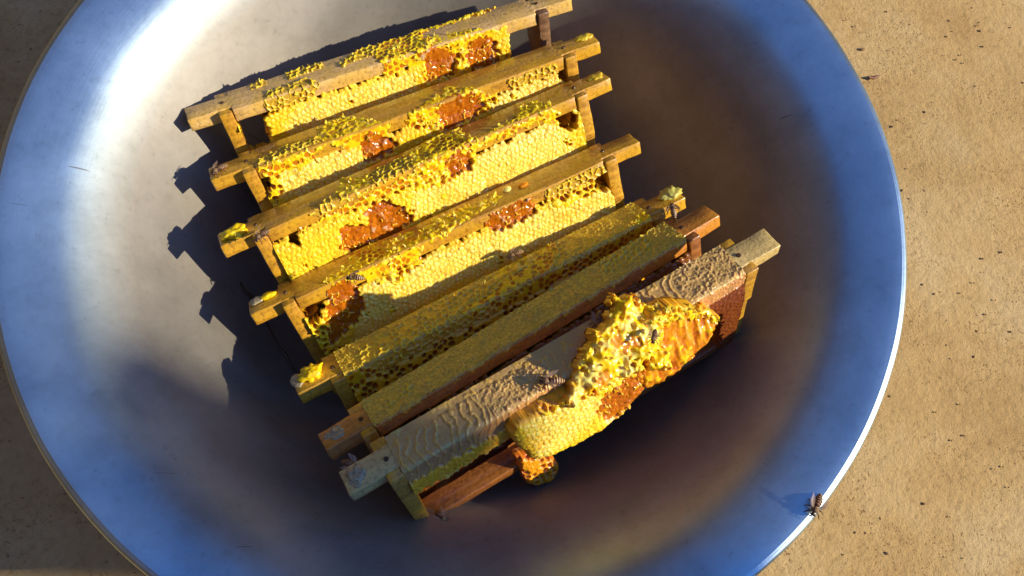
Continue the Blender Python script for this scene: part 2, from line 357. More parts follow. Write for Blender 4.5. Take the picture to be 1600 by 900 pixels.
    hh = .2+.75*rdg*(.3+n1)+.35*n1+.25*n0
    put(ty == 7, hh, mixc(film, film*.7+Yl*.32, rdg*.7), .35)
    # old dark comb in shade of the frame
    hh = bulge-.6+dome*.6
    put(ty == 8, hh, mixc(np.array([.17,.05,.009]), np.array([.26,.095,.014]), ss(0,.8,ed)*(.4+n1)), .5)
    rl = 1-np.abs(2*fbm(U/mm*.11+5, W/mm*.11, seed+16, 4)-1)
    hh = bulge+6.5*(rl-.80)+3*(n2-.45)+.3*(n1-.45)-hole*1.0*(r1 > .6)
    c = mixc(np.array([.90,.50,.012]), Yl, ss(-3.4,-.6,hh-bulge+n1)); c = mixc(c, Cr, ss(.44,.60,fbm(U/mm*.16+3, W/mm*.16, seed+19, 3))*.85); c = mixc(c, Or, hole*(r1 > .6)*.7)
    put(ty == 10, hh, c, .6)
    sk = fbm(U/mm*.55, W/mm*.10+U/mm*.1, seed+33, 4)
    hh = bulge-.8+2.6*(n2-.45)+1.6*(sk-.45)+.35*(1-ss(.05,.3,ed))*(n1 > .4)
    c = mixc(np.array([.50,.13,.004]), np.array([.86,.40,.012]), sk*2.2-.65+.5*(n3-.4)); c = mixc(c, Yl, ss(.54,.68,n2)*.8); c = mixc(c, np.array([.9,.8,.45]), ss(.66,.74,sk)*.5)
    put(ty == 11, hh, c, 1.)
    put(ty == 9, .15+.35*n1+.5*ss(.55,.7,n2), mixc(film, film*.75+Yl*.25, ss(.5,.65,n2)), .5)
    return h*mm, col, gl
def add_attr(me, col, gl):
    a = me.attributes.new('wax_col', 'FLOAT_COLOR', 'POINT'); a.data.foreach_set('color', np.concatenate([col, np.ones((len(col),1))], 1).astype(np.float32).ravel())
    g = me.attributes.new('gloss', 'FLOAT', 'POINT'); g.data.foreach_set('value', gl.astype(np.float32))
def grid_mesh(name, P, keep, col, gl, mat, parent, flip=False):
    nu, nw = keep.shape; idx = np.arange(nu*nw).reshape(nu, nw)
    k = keep; fk = (k[:-1,:-1] | k[1:,:-1] | k[:-1,1:] | k[1:,1:])
    a, b, c, d = idx[:-1,:-1][fk], idx[1:,:-1][fk], idx[1:,1:][fk], idx[:-1,1:][fk]
    F = np.stack([a,b,c,d] if not flip else [d,c,b,a], 1)
    used = np.zeros(nu*nw, bool); used[F.ravel()] = True; rem = np.cumsum(used)-1
    V = P.reshape(-1,3)[used]; F = rem[F]
    me = bpy.data.meshes.new(name); me.vertices.add(len(V)); me.vertices.foreach_set('co', V.astype(np.float32).ravel())
    me.loops.add(F.size); me.loops.foreach_set('vertex_index', F.astype(np.int32).ravel())
    me.polygons.add(len(F)); me.polygons.foreach_set('loop_start', np.arange(0, F.size, 4, dtype=np.int32)); me.polygons.foreach_set('loop_total', np.full(len(F), 4, np.int32))
    me.update(calc_edges=True); me.validate()
    add_attr(me, col.reshape(-1,3)[used], gl.ravel()[used])
    return link(name, me, mat, parent, True)
def scraps(name, pts, nrm, n, parent, size=(.0008,.0022), label=None):
    """small torn flakes of wax standing up from the torn places"""
    if len(pts) == 0: return
    V = []; F = []; C = []
    for k in range(n):
        i = rng.integers(len(pts)); p = pts[i]; nn = nrm[i]+rng.normal(0, .5, 3); nn /= np.linalg.norm(nn)
        t = np.cross(nn, rng.normal(size=3)); t /= np.linalg.norm(t); s = rng.uniform(*size); b = np.cross(nn, t)
        v0 = len(V); q = rng.uniform(.5, 1.2, 6)
        pr = [p-t*s*.5*q[0]-nn*s*.3, p+t*s*.5*q[1]-nn*s*.3, p+t*s*.6*q[2]+nn*s*.5+b*s*.3, p+t*s*.1+nn*s*(.8+.5*q[3])+b*s*.15, p-t*s*.55*q[4]+nn*s*.45*q[5]+b*s*.25]
        V += [x.tolist() for x in pr]+[(x+b*.00035).tolist() for x in pr]
        F += [(v0,v0+1,v0+2,v0+3,v0+4),(v0+9,v0+8,v0+7,v0+6,v0+5)]+[(v0+i2,v0+5+i2,v0+5+(i2+1)%5,v0+(i2+1)%5) for i2 in range(5)]
        c = Yl*rng.uniform(.9,1.05)+(Cr-Yl)*rng.uniform(0,.4); C += [c]*10
    me = bpy.data.meshes.new(name); me.from_pydata(V, [], F); add_attr(me, np.clip(np.array(C),0,1), np.full(len(V), .4))
    o = link(name, me, M_WAX, parent); o['kind'] = 'stuff'; return o

# ------------------------------------------------------------------ frames
L_BAR, BW, LW, HF = .265, .022, .0145, .082
def frame_matrix(A, yaw, roll, phi, s=1.):
    yaw, roll, phi = map(math.radians, (yaw, roll, phi))
    u0 = np.array([math.cos(yaw), math.sin(yaw), 0]); u = u0*math.cos(roll)+np.array([0,0,math.sin(roll)])
    n0 = np.array([math.sin(yaw), -math.cos(yaw), 0]); z0 = np.cross(n0, u); z0 = z0 if z0[2] > 0 else -z0
    up = z0*math.cos(phi)-n0*math.sin(phi); y = np.cross(up, u)
    return Matrix([[u[i]*s, y[i]*s, up[i]*s, A[i]] for i in range(3)]+[[0,0,0,1]])
def rough_prism(outline, z0, z1, bevel, seed, amp=.0006, cuts=.005):
    bm = bmesh.new(); vs = [bm.verts.new((x, y, z0)) for x, y in outline]; f = bm.faces.new(vs)
    r = bmesh.ops.extrude_face_region(bm, geom=[f]); bmesh.ops.translate(bm, vec=(0,0,z1-z0), verts=[v for v in r['geom'] if isinstance(v, bmesh.types.BMVert)])
    bmesh.ops.recalc_face_normals(bm, faces=bm.faces)
    bmesh.ops.bevel(bm, geom=list(bm.edges), offset=bevel, segments=2, profile=.5, affect='EDGES', clamp_overlap=True)
    for k in range(5):
        le = [e for e in bm.edges if e.calc_length() > cuts]
        if not le: break
        bmesh.ops.subdivide_edges(bm, edges=le, cuts=1)
    bmesh.ops.triangulate(bm, faces=[f for f in bm.faces if len(f.verts) > 4])
    P = np.array([v.co[:] for v in bm.verts])
    d = np.stack([fbm(P[:,0]*110+k*7+3, P[:,1]*170+P[:,2]*190+k*3+50, seed+k, 3)-.45 for k in range(3)], 1)*amp*2
    for v, dd in zip(bm.verts, d): v.co += Vector(dd)
    return bm
def bar_outline():
    a, b = .028, L_BAR-.028; h, l = BW/2, LW/2
    return [(0,-l),(a,-l),(a,-h),(b,-h),(b,-l),(L_BAR,-l),(L_BAR,l),(b,l),(b,h),(a,h),(a,l),(0,l)]
def rect(x0, x1, y0, y1): return [(x0,y0),(x1,y0),(x1,y1),(x0,y1)]
def side_bar(x0, x1, seed):
    bm = bmesh.new()
    prof = [(-.0125,-.0006),(.0125,-.0006),(.0125,-.030),(.0105,-.036),(.0105,-HF),(-.0105,-HF),(-.0105,-.036),(-.0125,-.030)]
    vs = [bm.verts.new((x0, y, z)) for y, z in prof]; f = bm.faces.new(vs)
    r = bmesh.ops.extrude_face_region(bm, geom=[f]); bmesh.ops.translate(bm, vec=(x1-x0,0,0), verts=[v for v in r['geom'] if isinstance(v, bmesh.types.BMVert)])
    bmesh.ops.recalc_face_normals(bm, faces=bm.faces)
    bmesh.ops.bevel(bm, geom=list(bm.edges), offset=.0006, segments=2, profile=.5, affect='EDGES', clamp_overlap=True)
    for k in range(4):
        le = [e for e in bm.edges if e.calc_length() > .006]
        if not le: break
        bmesh.ops.subdivide_edges(bm, edges=le, cuts=1)
    bmesh.ops.triangulate(bm, faces=[f for f in bm.faces if len(f.verts) > 4])
    P = np.array([v.co[:] for v in bm.verts])
    d = np.stack([fbm(P[:,2]*110+k*7+30, P[:,1]*170+P[:,0]*190+k*3+50, seed+k, 3)-.45 for k in range(3)], 1)*.0009
    for v, dd in zip(bm.verts, d): v.co += Vector(dd)
    return bm
UP = .983
def nearer(p): return tuple(CAM+UP*(np.array(p)-CAM))
def make_frame(A, yaw, roll, phi, label, seed, mats, s=1.):
    M = frame_matrix(A, yaw, roll, phi, s); t = empty('comb_frame', M)
    tag(t, label, 'beehive frame', 'wooden comb frames standing in the basin')
    bm_obj('top_bar', rough_prism(bar_outline(), -.009, 0, .0007, seed), mats[0], t, True)
    sb1 = bm_obj('side_bar', side_bar(.0195, .0275, seed+3), mats[1], t, True)
    sb2 = bm_obj('side_bar', side_bar(L_BAR-.0275, L_BAR-.0195, seed+6), mats[2], t, True)
    bm_obj('bottom_bar', rough_prism(rect(.0275, L_BAR-.0275, -.0102, .0030), -HF, -HF+.007, .0006, seed+9), mats[3], t, True)
    for x in (.0235, L_BAR-.0235):
        bm = bmesh.new(); bmesh.ops.create_cone(bm, cap_ends=True, segments=10, radius1=.0014, radius2=.0012, depth=.0008, matrix=Matrix.Translation((x, 0, .0003)))
        bm_obj('nail', bm, M_BLACK, t)
    return t, np.array(M)
FRONT = [(.011,0),(-.0095,0),(-.0107,-.0008),(-.0111,-.0022),(-.0112,-.0088),(-.0116,-.0115),(-.0130,-.0155),(-.0136,-.022),(-.0136,-.062),(-.0125,-.072)]
def resample(P, step):
    P = np.array(P); s = np.r_[0, np.cumsum(np.hypot(*np.diff(P, axis=0).T))]; n = int(s[-1]/step); q = np.linspace(0, s[-1], n)
    Q = np.stack([np.interp(q, s, P[:,0]), np.interp(q, s, P[:,1])], 1)
    for k in range(4): Q[1:-1] = .25*Q[:-2]+.5*Q[1:-1]+.25*Q[2:]
    return Q, q
def wax_sheet(t, M, regions, pales, seed, film, default='C', topdef='W', frontdef=None, x0=.0275, x1=L_BAR-.0275, step=.00039, n_scrap=160, name='honeycomb', tint=(1,1,1), front_tint=None):
    Q, q = resample(FRONT, step); T = np.gradient(Q, axis=0); T /= np.linalg.norm(T, axis=1)[:,None]
    nrm = np.stack([T[:,1], -T[:,0]], 1)
    xs = np.arange(x0, x1, step); U, W = np.meshgrid(xs, q, indexing='ij')
    # a slow warp keeps rows of cells from running dead straight
    Uw = U+(fbm(U*40, W*40, seed+40, 2)-.4)*.004+(vnoise(U*260, W*260, seed+42)-.5)*.0012; Ww = W+(fbm(U*40+7, W*40, seed+41, 2)-.4)*.004+(vnoise(U*260+5, W*260, seed+43)-.5)*.0012
    best, edge, cu, cw, idx = cells(Uw, Ww, seed, ang=.12+.3*_hash(np.array(seed),np.array(1),2))
    bb = cells(Uw+(Uw-U)*.5, Ww, seed+500, BIG, .25); big = (bb[0], bb[1], bb[4])
    cu = cu-(Uw-U); cw = np.clip(cw-(Ww-W), 0, q[-1])
    def world(u, w):
        y = np.interp(w, q, Q[:,0]); z = np.interp(w, q, Q[:,1]); return np.stack([u, y, z], -1) @ M[:3,:3].T + M[:3,3]
    px, py = to_px(world(cu, cw)); pvx, pvy = to_px(world(U, W))
    zc = np.interp(cw, q, Q[:,1])
    ty = np.where(zc < -.0092, TC[default], TC[topdef])
    if frontdef: ty = np.where((zc >= -.0105) & (zc < -.0012), TC[frontdef], ty)
    if default == 'C':
        rr = _hash(idx, idx*0+1, seed+77); ty = np.where((ty == 1) & (rr > .985), 2, ty)
    for c, poly in regions:
        if c == 'H': ins = inpoly(px, py, poly) & (zc < -.006)
        elif c in 'GRFB': ins = inpoly(pvx+3*(fbm(U*300,W*300,seed+9)-.5), pvy+3*(fbm(U*300+9,W*300,seed+9)-.5), poly)
        else: ins = inpoly(px, py, poly)
        if c == 'B': ins &= (W < q[np.argmin(np.abs(Q[:,1]+.010))])
        ty = np.where(ins, TC[c], ty)
    pale = np.zeros(U.shape)
    for poly in pales: pale = np.maximum(pale, np.where(inpoly(pvx, pvy, poly), 1., 1-ss(0, 14, polydist(pvx, pvy, poly))))
    h, col, gl = relief(U, W, ty, best, edge, idx, seed, pale, np.array(film), big)
    # soften steps between kinds
    onwood = np.interp(W, q, Q[:,1]) > -.0105
    h = np.where(onwood & (ty == 3), h+.0030, h)
    h = np.where(onwood & (ty > 0), np.maximum(h-np.where(np.isin(ty,(1,2,3,4)), .0013, 0), .0001), h)
    hy = h.copy()
    for _ in range(3): hy[1:-1,1:-1] = .4*hy[1:-1,1:-1]+.15*(hy[:-2,1:-1]+hy[2:,1:-1]+hy[1:-1,:-2]+hy[1:-1,2:])
    h = np.where(np.isin(ty, (4,10)), hy, h)
    keep = ty > 0
    h = np.where(keep, h, np.where(onwood, -.0006, np.where(np.interp(W, q, Q[:,1]) > -.018, -.001, -.007)))
    hs = h.copy(); hs[1:-1,1:-1] = .5*h[1:-1,1:-1]+.125*(h[:-2,1:-1]+h[2:,1:-1]+h[1:-1,:-2]+h[1:-1,2:]); h = np.where(keep, hs, h)
    P = np.stack([U, np.interp(W, q, Q[:,0])+h*nrm[:,0][None], np.interp(W, q, Q[:,1])+h*nrm[:,1][None]], -1)
    col = np.where((ty == 0)[...,None], Or*.8, col)
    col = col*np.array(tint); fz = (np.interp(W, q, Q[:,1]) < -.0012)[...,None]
    if front_tint: col = np.where(fz, col*np.array(front_tint), col)  # fronts tinted darker and warmer, the shade tone put into the wax colour
    o = grid_mesh(name, P, keep, np.clip(col,0,1), gl, M_WAX, t, flip=True); o['kind'] = 'stuff'
    # back of the comb
    zz = Q[:,1]; first = int(np.argmax(zz < -.0095))
    bs = 3; Ub, Wb = U[::bs, first::bs], W[::bs, first::bs]; kb = keep[::bs, first::bs]
    hb = relief(Ub, Wb, np.ones_like(ty[::bs, first::bs]), best[::bs, first::bs], edge[::bs, first::bs], idx[::bs, first::bs], seed+1, pale[::bs, first::bs]*0, np.array(film))
    hh = np.where(kb, hb[0], -.016)
    Pb = np.stack([Ub, .0095+hh, np.interp(Wb, q, Q[:,1])], -1)
    if kb.any():
        ob = grid_mesh('honeycomb_back', Pb, kb, np.clip(hb[1],0,1)*np.array([.9,.75,.6]), hb[2], M_WAX, t); ob['kind'] = 'stuff'
    m = (ty == 4) | ((ty == 5) & (h > .0012)); nw = np.zeros(P.shape); nw[...,1] = nrm[:,0][None]; nw[...,2] = nrm[:,1][None]
    n_scrap = int(n_scrap*.4)
    if n_scrap: scraps('wax_flakes', P[m], nw[m], n_scrap, t)
    return o

def blob(name, parent, centre, size, seed, mat=M_WAX, col=Yl, gloss=.5, amp=.35, sub=4, label=None, freq=320):
    bm = bmesh.new(); bmesh.ops.create_icosphere(bm, subdivisions=sub, radius=1)
    P = np.array([v.co[:] for v in bm.verts]); s = np.array(size); Q = P*s
    d = 1+amp*2*(fbm(Q[:,0]*freq+40, Q[:,1]*freq+Q[:,2]*freq*1.3+40, seed, 4)-.45)
    Q = Q*d[:,None]+np.array(centre)
    for v, p in zip(bm.verts, Q): v.co = p
    me = bpy.data.meshes.new(name); bm.to_mesh(me); bm.free()
    c = np.array(col)[None]*(.85+.3*d[:,None]*.5); add_attr(me, np.clip(np.tile(c, (1,1)) if c.shape[0] == len(P) else np.repeat(c, len(P), 0),0,1), np.full(len(P), gloss))
    o = link(name, me, mat, parent, True)
    if label: o['label'] = label
    return o

GOLD4 = (M_GOLD, M_GOLD, M_GOLD, M_RED)
FILM = (.52,.31,.035)
FR = []
# --- frame 1 (far, top of the photo)
t, M = make_frame(nearer((-.1765,.068,-.047)), 21.1, 1.5, 24, 'comb frame farthest back in the basin, pale bare top bar and dark right side bar', 10, (M_PALE, M_GOLD, M_DARK, M_RED), UP); FR.append((t, M))
wax_sheet(t, M, [
 ('B',[(410,165),(415,145),(480,122),(500,130),(490,150),(425,178)]), ('B',[(445,112),(503,96),(507,106),(450,125)]), ('B',[(388,132),(415,124),(418,132),(392,141)]),
 ('B',[(528,100),(560,78),(600,62),(604,80),(560,94),(535,106)]),
 ('O',[(585,88),(600,60),(700,22),(765,3),(775,14),(720,32),(660,52),(645,90),(620,118),(598,122),(596,98)]),
 ('Y',[(604,80),(640,48),(660,60),(668,75),(668,112),(640,104),(615,98)]),
 ('Y',[(650,60),(700,52),(735,46),(772,44),(790,52),(797,85),(780,92),(735,112),(690,128),(662,125)]),
 ('O',[(620,60),(645,52),(650,80),(625,85)]),
 ('T',[(656,82),(672,72),(700,75),(716,88),(708,118),(668,126)]), ('T',[(732,64),(765,55),(779,75),(776,100),(738,112),(728,92)]),
 ('C',[(768,45),(792,42),(800,84),(781,90),(775,66)]),
 ('H',[(372,150),(411,152),(414,180),(424,212),(440,250),(380,260)]), ('H',[(791,25),(840,20),(880,130),(800,130),(797,85)]),
], [[(470,170),(640,120),(645,140),(560,180),(450,200)]], 101, FILM)
# --- frame 2
t, M = make_frame(nearer((-.159,.028,-.050)), 21.7, 3.2, 29, 'second comb frame from the far side, a bee sitting on its left lug', 20, GOLD4, UP); FR.append((t, M))
wax_sheet(t, M, [
 ('B',[(400,250),(440,230),(500,213),(500,222),(440,245),(405,262)]),
 ('O',[(398,264),(440,246),(505,228),(500,236),(470,262),(430,272),(404,272)]),
 ('O',[(410,268),(436,262),(440,300),(430,320),(410,304)]),
 ('Y',[(496,205),(515,186),(545,182),(580,188),(610,190),(604,215),(560,235),(500,226)]),
 ('T',[(563,222),(575,205),(600,212),(628,222),(600,245),(572,252)]),
 ('O',[(634,176),(662,168),(668,192),(650,204),(636,198)]),
 ('Y',[(652,172),(672,152),(700,134),(740,136),(762,150),(764,166),(740,192),(700,212),(664,206),(668,192)]),
 ('T',[(683,165),(700,150),(750,146),(757,168),(740,185),(700,205),(685,190)]),
 ('B',[(790,125),(868,98),(874,112),(800,140)]),
 ('O',[(758,150),(775,145),(778,160),(762,165)]),
 ('H',[(402,282),(412,276),(422,284),(421,298),(412,300),(404,293)]), ('H',[(872,95),(900,90),(900,130),(874,126)]),
], [[(440,255),(520,232),(570,240),(545,290),(450,300)], [(760,150),(870,112),(872,122),(770,165)]], 202, FILM)
# --- frame 3
t, M = make_frame(nearer((-.1485,-.018,-.046)), 25.2, 3.0, 34, 'third comb frame from the far side, yellow wax crust on its left lug', 30, GOLD4, UP); FR.append((t, M))
wax_sheet(t, M, [
 ('B',[(480,335),(530,296),(560,278),(640,240),(700,203),(722,200),(715,215),(640,266),(545,314),(500,340)]),
 ('Y',[(526,304),(534,281),(570,276),(584,288),(560,306)]),
 ('O',[(452,366),(500,343),(560,309),(600,291),(650,266),(700,246),(705,262),(640,292),(590,312),(540,335),(480,352),(462,368)]),
 ('Y',[(640,275),(648,232),(700,206),(725,208),(746,222),(745,250),(700,285),(650,296)]),
 ('O',[(656,232),(700,212),(714,222),(712,242),(665,256)]), ('O',[(718,224),(746,212),(750,230),(722,238)]),
 ('T',[(570,325),(590,315),(630,318),(645,345),(622,368),(600,380),(560,394),(533,388),(528,362),(545,352),(575,350)]),
 ('T',[(695,252),(715,237),(733,239),(738,262),(705,278)]),
 ('Y',[(800,186),(820,160),(832,158),(870,168),(884,195),(850,192),(812,198)]),
 ('O',[(762,222),(798,186),(835,172),(838,186),(794,214)]),
 ('Y',[(740,228),(770,202),(800,186),(800,196),(765,222),(742,240)]),
 ('H',[(448,364),(464,358),(472,380),(458,388)]), ('H',[(869,180),(895,165),(905,205),(885,200),(873,194)]),
], [[(735,240),(800,205),(870,195),(895,235),(800,280),(700,315),(650,330),(650,305)]], 303, FILM, n_scrap=220)
# --- frame 4
t, M = make_frame(nearer((-.1315,-.0555,-.062)), 24.4, 4.6, 36, 'fourth comb frame, wide pale capped comb and orange torn patch at its left end', 40, GOLD4, UP); FR.append((t, M))
wax_sheet(t, M, [
 ('Y',[(540,412),(556,385),(610,372),(645,360),(662,390),(640,424),(620,442),(560,438),(545,424)]),
 ('Y',[(650,372),(668,345),(720,326),(780,298),(790,310),(740,338),(700,366),(662,382)]),
 ('Y',[(500,440),(540,420),(560,440),(520,452)]),
 ('O',[(612,405),(655,396),(658,412),(620,428)]), ('O',[(560,395),(600,385),(602,402),(565,412)]),
 ('T',[(510,452),(540,436),(556,446),(570,475),(560,500),(545,515),(515,538),(498,528),(514,505)]),
 ('T',[(752,352),(775,330),(805,313),(830,310),(840,328),(815,347),(775,362)]),
 ('O',[(484,500),(512,495),(512,540),(560,548),(530,575),(505,565)]),
 ('B',[(850,298),(940,255),(950,268),(935,285),(900,300),(855,318)]),
 ('O',[(855,312),(900,296),(935,284),(930,300),(900,312),(862,326)]),
 ('H',[(926,282),(960,262),(962,300),(936,298)]),
 ('H',[(440,470),(500,460),(506,480),(500,500),(486,505)]),
], [[(575,430),(600,430),(700,395),(760,372),(840,340),(950,300),(955,330),(700,440),(600,500),(560,530)]], 404, FILM, n_scrap=240)
# --- frame 5
t, M = make_frame((-.0985,-.1075,-.044), 27.8, 0, 34, 'fifth comb frame, top bar crusted with olive wax and open cells', 50, GOLD4); FR.append((t, M))
wax_sheet(t, M, [
 ('B',[(545,570),(572,535),(640,500),(720,455),(760,450),(780,490),(700,535),(640,560),(600,578)]),
 ('B',[(690,500),(740,452),(780,425),(850,380),(890,378),(870,418),(800,462),(700,512)]),
 ('O',[(720,490),(790,440),(840,395),(872,392),(850,425),(790,462),(730,500)]),
 ('Y',[(768,438),(782,416),(800,410),(860,376),(872,384),(810,424)]),
 ('C',[(760,520),(800,500),(960,420),(980,430),(800,530)]),
 ('C',[(700,560),(730,545),(750,560),(715,580)]),
 ('T',[(640,590),(700,560),(740,560),(700,600),(650,620)]),
 ('Y',[(985,360),(1000,330),(1020,325),(1030,340),(1000,365)]),
], [], 505, (.80,.54,.035), default='O', topdef='G', frontdef='O', n_scrap=120, tint=(.97,.93,1), front_tint=(.9,.72,1))
# --- frame 6
t, M = make_frame((-.0785,-.142,-.023), 31.1, 0, 33, 'sixth comb frame, olive crusted top bar just behind the raised front frame', 60, (M_ORANGE, M_GOLD, M_RED, M_RED)); FR.append((t, M))
wax_sheet(t, M, [
 ('B',[(930,400),(1015,352),(1020,392),(950,432)]), ('B',[(600,620),(640,590),(650,610),(610,640)]),
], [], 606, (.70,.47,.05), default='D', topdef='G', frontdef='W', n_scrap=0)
# --- frame 7
S7 = 1.0
t, M = make_frame(tuple(CAM+S7*(np.array([-.063,-.166,.0045])-CAM)), 29.2, 1.7, 18, 'front comb frame lying highest, its wide grey top bar carrying a torn honeycomb chunk', 70, (M_GREY, M_GOLD, M_GOLD, M_RED), S7); FR.append((t, M)); F7, M7 = t, M
wax_sheet(t, M, [
 ('R',[(610,700),(760,605),(870,550),(905,600),(880,625),(700,745),(640,770)]),
 ('G',[(985,462),(1140,362),(1195,420),(1100,480),(1000,490)]),
 ('R',[(960,500),(985,440),(1050,430),(1070,470),(1010,500)]),
 ('G',[(740,620),(850,560),(870,600),(780,650)]),
 ('C',[(620,762),(660,742),(760,684),(900,600),(960,565),(965,590),(900,622),(790,685),(690,748),(640,772)]),
 
 ('H',[(600,800),(600,770),(640,772),(690,748),(790,685),(900,622),(1000,570),(1125,490),(1125,560),(1000,800),(700,900)]),
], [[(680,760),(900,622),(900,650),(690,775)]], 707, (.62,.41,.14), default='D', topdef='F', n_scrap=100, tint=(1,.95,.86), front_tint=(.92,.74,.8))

# ------------------------------------------------------------------ comb chunks on the front frame
M7i = np.linalg.inv(M7)
def plane_uv(px, py, O, X, Y):          # photo points -> coordinates on a plane given in frame space
    n = np.cross(X, Y); Ow = M7[:3,:3]@O+M7[:3,3]; nw = M7[:3,:3]@n; out = []
    for x, y in zip(px, py):
        d = CM @ np.array([(x-800)/FPX, (450-y)/FPX, -1.]); tt = nw@(Ow-CAM)/(nw@d); p = np.linalg.inv(M7[:3,:3])@(CAM+d*tt-M7[:3,3])-O
        out.append((p@X, p@Y))
    return out
def slab(name, O, X, Y, outline_px, zones, pales, seed, thick, bulge, default='C', step=.00039, rnd=.006, ragged=.0012, n_scrap=80, label=None, warp=0, tint=(1,1,1)):
    O, X, Y = map(np.array, (O, X, Y)); X = X/np.linalg.norm(X); Y = Y-X*(X@Y); Y = Y/np.linalg.norm(Y); Z = np.cross(X, Y)
    poly = plane_uv(*zip(*outline_px), O, X, Y); pa = np.array(poly); lo, hi = pa.min(0)-.003, pa.max(0)+.003
    U, W = np.meshgrid(np.arange(lo[0], hi[0], step), np.arange(lo[1], hi[1], step), indexing='ij')
    rn = (fbm(U*260, W*260, seed+3, 5)-.5)*3*ragged; rn2 = (fbm(U*260+9, W*260+9, seed+4, 5)-.5)*3*ragged
    ins = inpoly(U+rn, W+rn2, poly); dist = np.where(ins, polydist(U+rn, W+rn2, poly), 0)
    best, edge, cu, cw, idx = cells(U, W, seed, ang=.4)
    bb = cells(U, W, seed+500, BIG, .5); big = (bb[0], bb[1], bb[4])
    def topx(u, w): return to_px((O+u[...,None]*X+w[...,None]*Y)@M7[:3,:3].T+M7[:3,3])
    px, py = topx(cu, cw); pvx, pvy = topx(U, W); ty = np.full(U.shape, TC[default])
    for c, pl in zones: ty = np.where(inpoly(px, py, pl), TC[c], ty)
    pale = np.zeros(U.shape)
    for pl in pales: pale = np.maximum(pale, np.where(inpoly(pvx, pvy, pl), 1., 1-ss(0, 14, polydist(pvx, pvy, pl))))
    h, col, gl = relief(U, W, ty, best, edge, idx, seed, pale, np.array(FILM), big)
    hy = h.copy()
    for _ in range(4): hy[1:-1,1:-1] = .4*hy[1:-1,1:-1]+.15*(hy[:-2,1:-1]+hy[2:,1:-1]+hy[1:-1,:-2]+hy[1:-1,2:])
    h = np.where(np.isin(ty, (4,10,11)), hy, h)
    e = np.clip(dist/rnd, 0, 1); round_ = np.sqrt(np.clip(1-(1-e)**2, 0, 1))
    H = bulge*round_ + h*(.25+.75*round_) + warp*(fbm(U*60, W*60, seed+12)-.45)*round_
    side = (1-ss(.0, .5, e))[...,None]; col = col*(1-side*.8)+np.array([.80,.36,.02])*side*.8
    P = O+U[...,None]*X+W[...,None]*Y+np.where(ins, H, -thick*.5)[...,None]*Z
    col = col*np.array(tint); t = empty(name, None); t.parent = F7
    o = grid_mesh(name, P, ins, np.clip(col,0,1), gl, M_WAX, F7); bpy.data.objects.remove(t); o['kind'] = 'stuff'
    if label: o['label'] = label
    hb = -thick*(.5+.5*round_)-.0012*fbm(U*300, W*300, seed+5)
    Pb = O+U[...,None]*X+W[...,None]*Y+np.where(ins, hb, -thick*.5)[...,None]*Z
    cb = np.tile(np.array([.80,.36,.02]), U.shape+(1,))*(.8+.4*fbm(U*200,W*200,seed)[...,None])
    ob = grid_mesh(name+'_back', Pb[::2,::2], ins[::2,::2], cb[::2,::2], np.full(U[::2,::2].shape,.7), M_WAX, F7, flip=True); ob['kind'] = 'stuff'
    m = ins & np.isin(ty, (4,10))
    if n_scrap and m.any(): scraps('wax_flakes', P[m], np.tile(Z, (m.sum(),1)), n_scrap, F7)
# hanging capped chunk (front left part), honey slab on the right, crumpled torn wax over the bar edge
slab('honeycomb_chunk', (.1,-.021,-.02), (1,.0,0), (0,.30,1), [(797,672),(803,660),(850,630),(900,606),(960,580),(1010,560),(1035,575),(1010,600),(985,632),(945,662),(900,690),(860,708),(832,714),(812,700),(800,680)],
     [('T',[(925,640),(935,610),(960,590),(1030,560),(1040,580),(1005,620),(950,655)]), ('O',[(838,640),(850,618),(905,590),(905,606),(870,630),(846,640)])],
     [[(820,660),(900,610),(930,620),(900,660),(840,700)]], 811, .016, .0035, rnd=.007)
slab('honey_slab', (.16,-.020,-.016), (1,0,0), (0,.42,1), [(985,560),(1000,500),(1040,478),(1090,475),(1121,492),(1112,520),(1090,548),(1060,575),(1030,600),(1005,600)],
     [('Y',[(1000,500),(1040,470),(1095,468),(1125,490),(1118,500),(1085,492),(1040,500)])], [], 822, .010, .002, default='A', rnd=.004, ragged=.0022)
slab('torn_wax_mass', (.13,-.013,.002), (1,.03,.02), (0,.80,.60), [(895,600),(905,560),(925,520),(945,495),(960,462),(985,458),(1000,478),(1040,470),(1062,486),(1040,510),(1030,530),(1050,560),(1040,578),(1000,575),(970,590),(940,610),(915,625),(890,640),(870,622)],
     [('A',[(950,525),(985,515),(1000,535),(975,550),(950,545)]), ('A',[(925,590),(950,570),(958,590),(935,606)]), ('O',[(975,560),(1010,550),(1020,565),(990,575)])], [[(960,470),(1000,480),(1000,520),(975,510)],[(1010,545),(1050,560),(1040,578)]], 833, .010, .003, default='M', rnd=.004, ragged=.0032, n_scrap=40, warp=.007)
slab('open_comb_piece', (.09,-.012,-.072), (1,0,0), (0,.25,1), [(808,715),(830,705),(865,712),(872,730),(862,748),(835,758),(818,748)], [], [], 844, .008, .0015, default='O', rnd=.004, tint=(.8,.5,1))

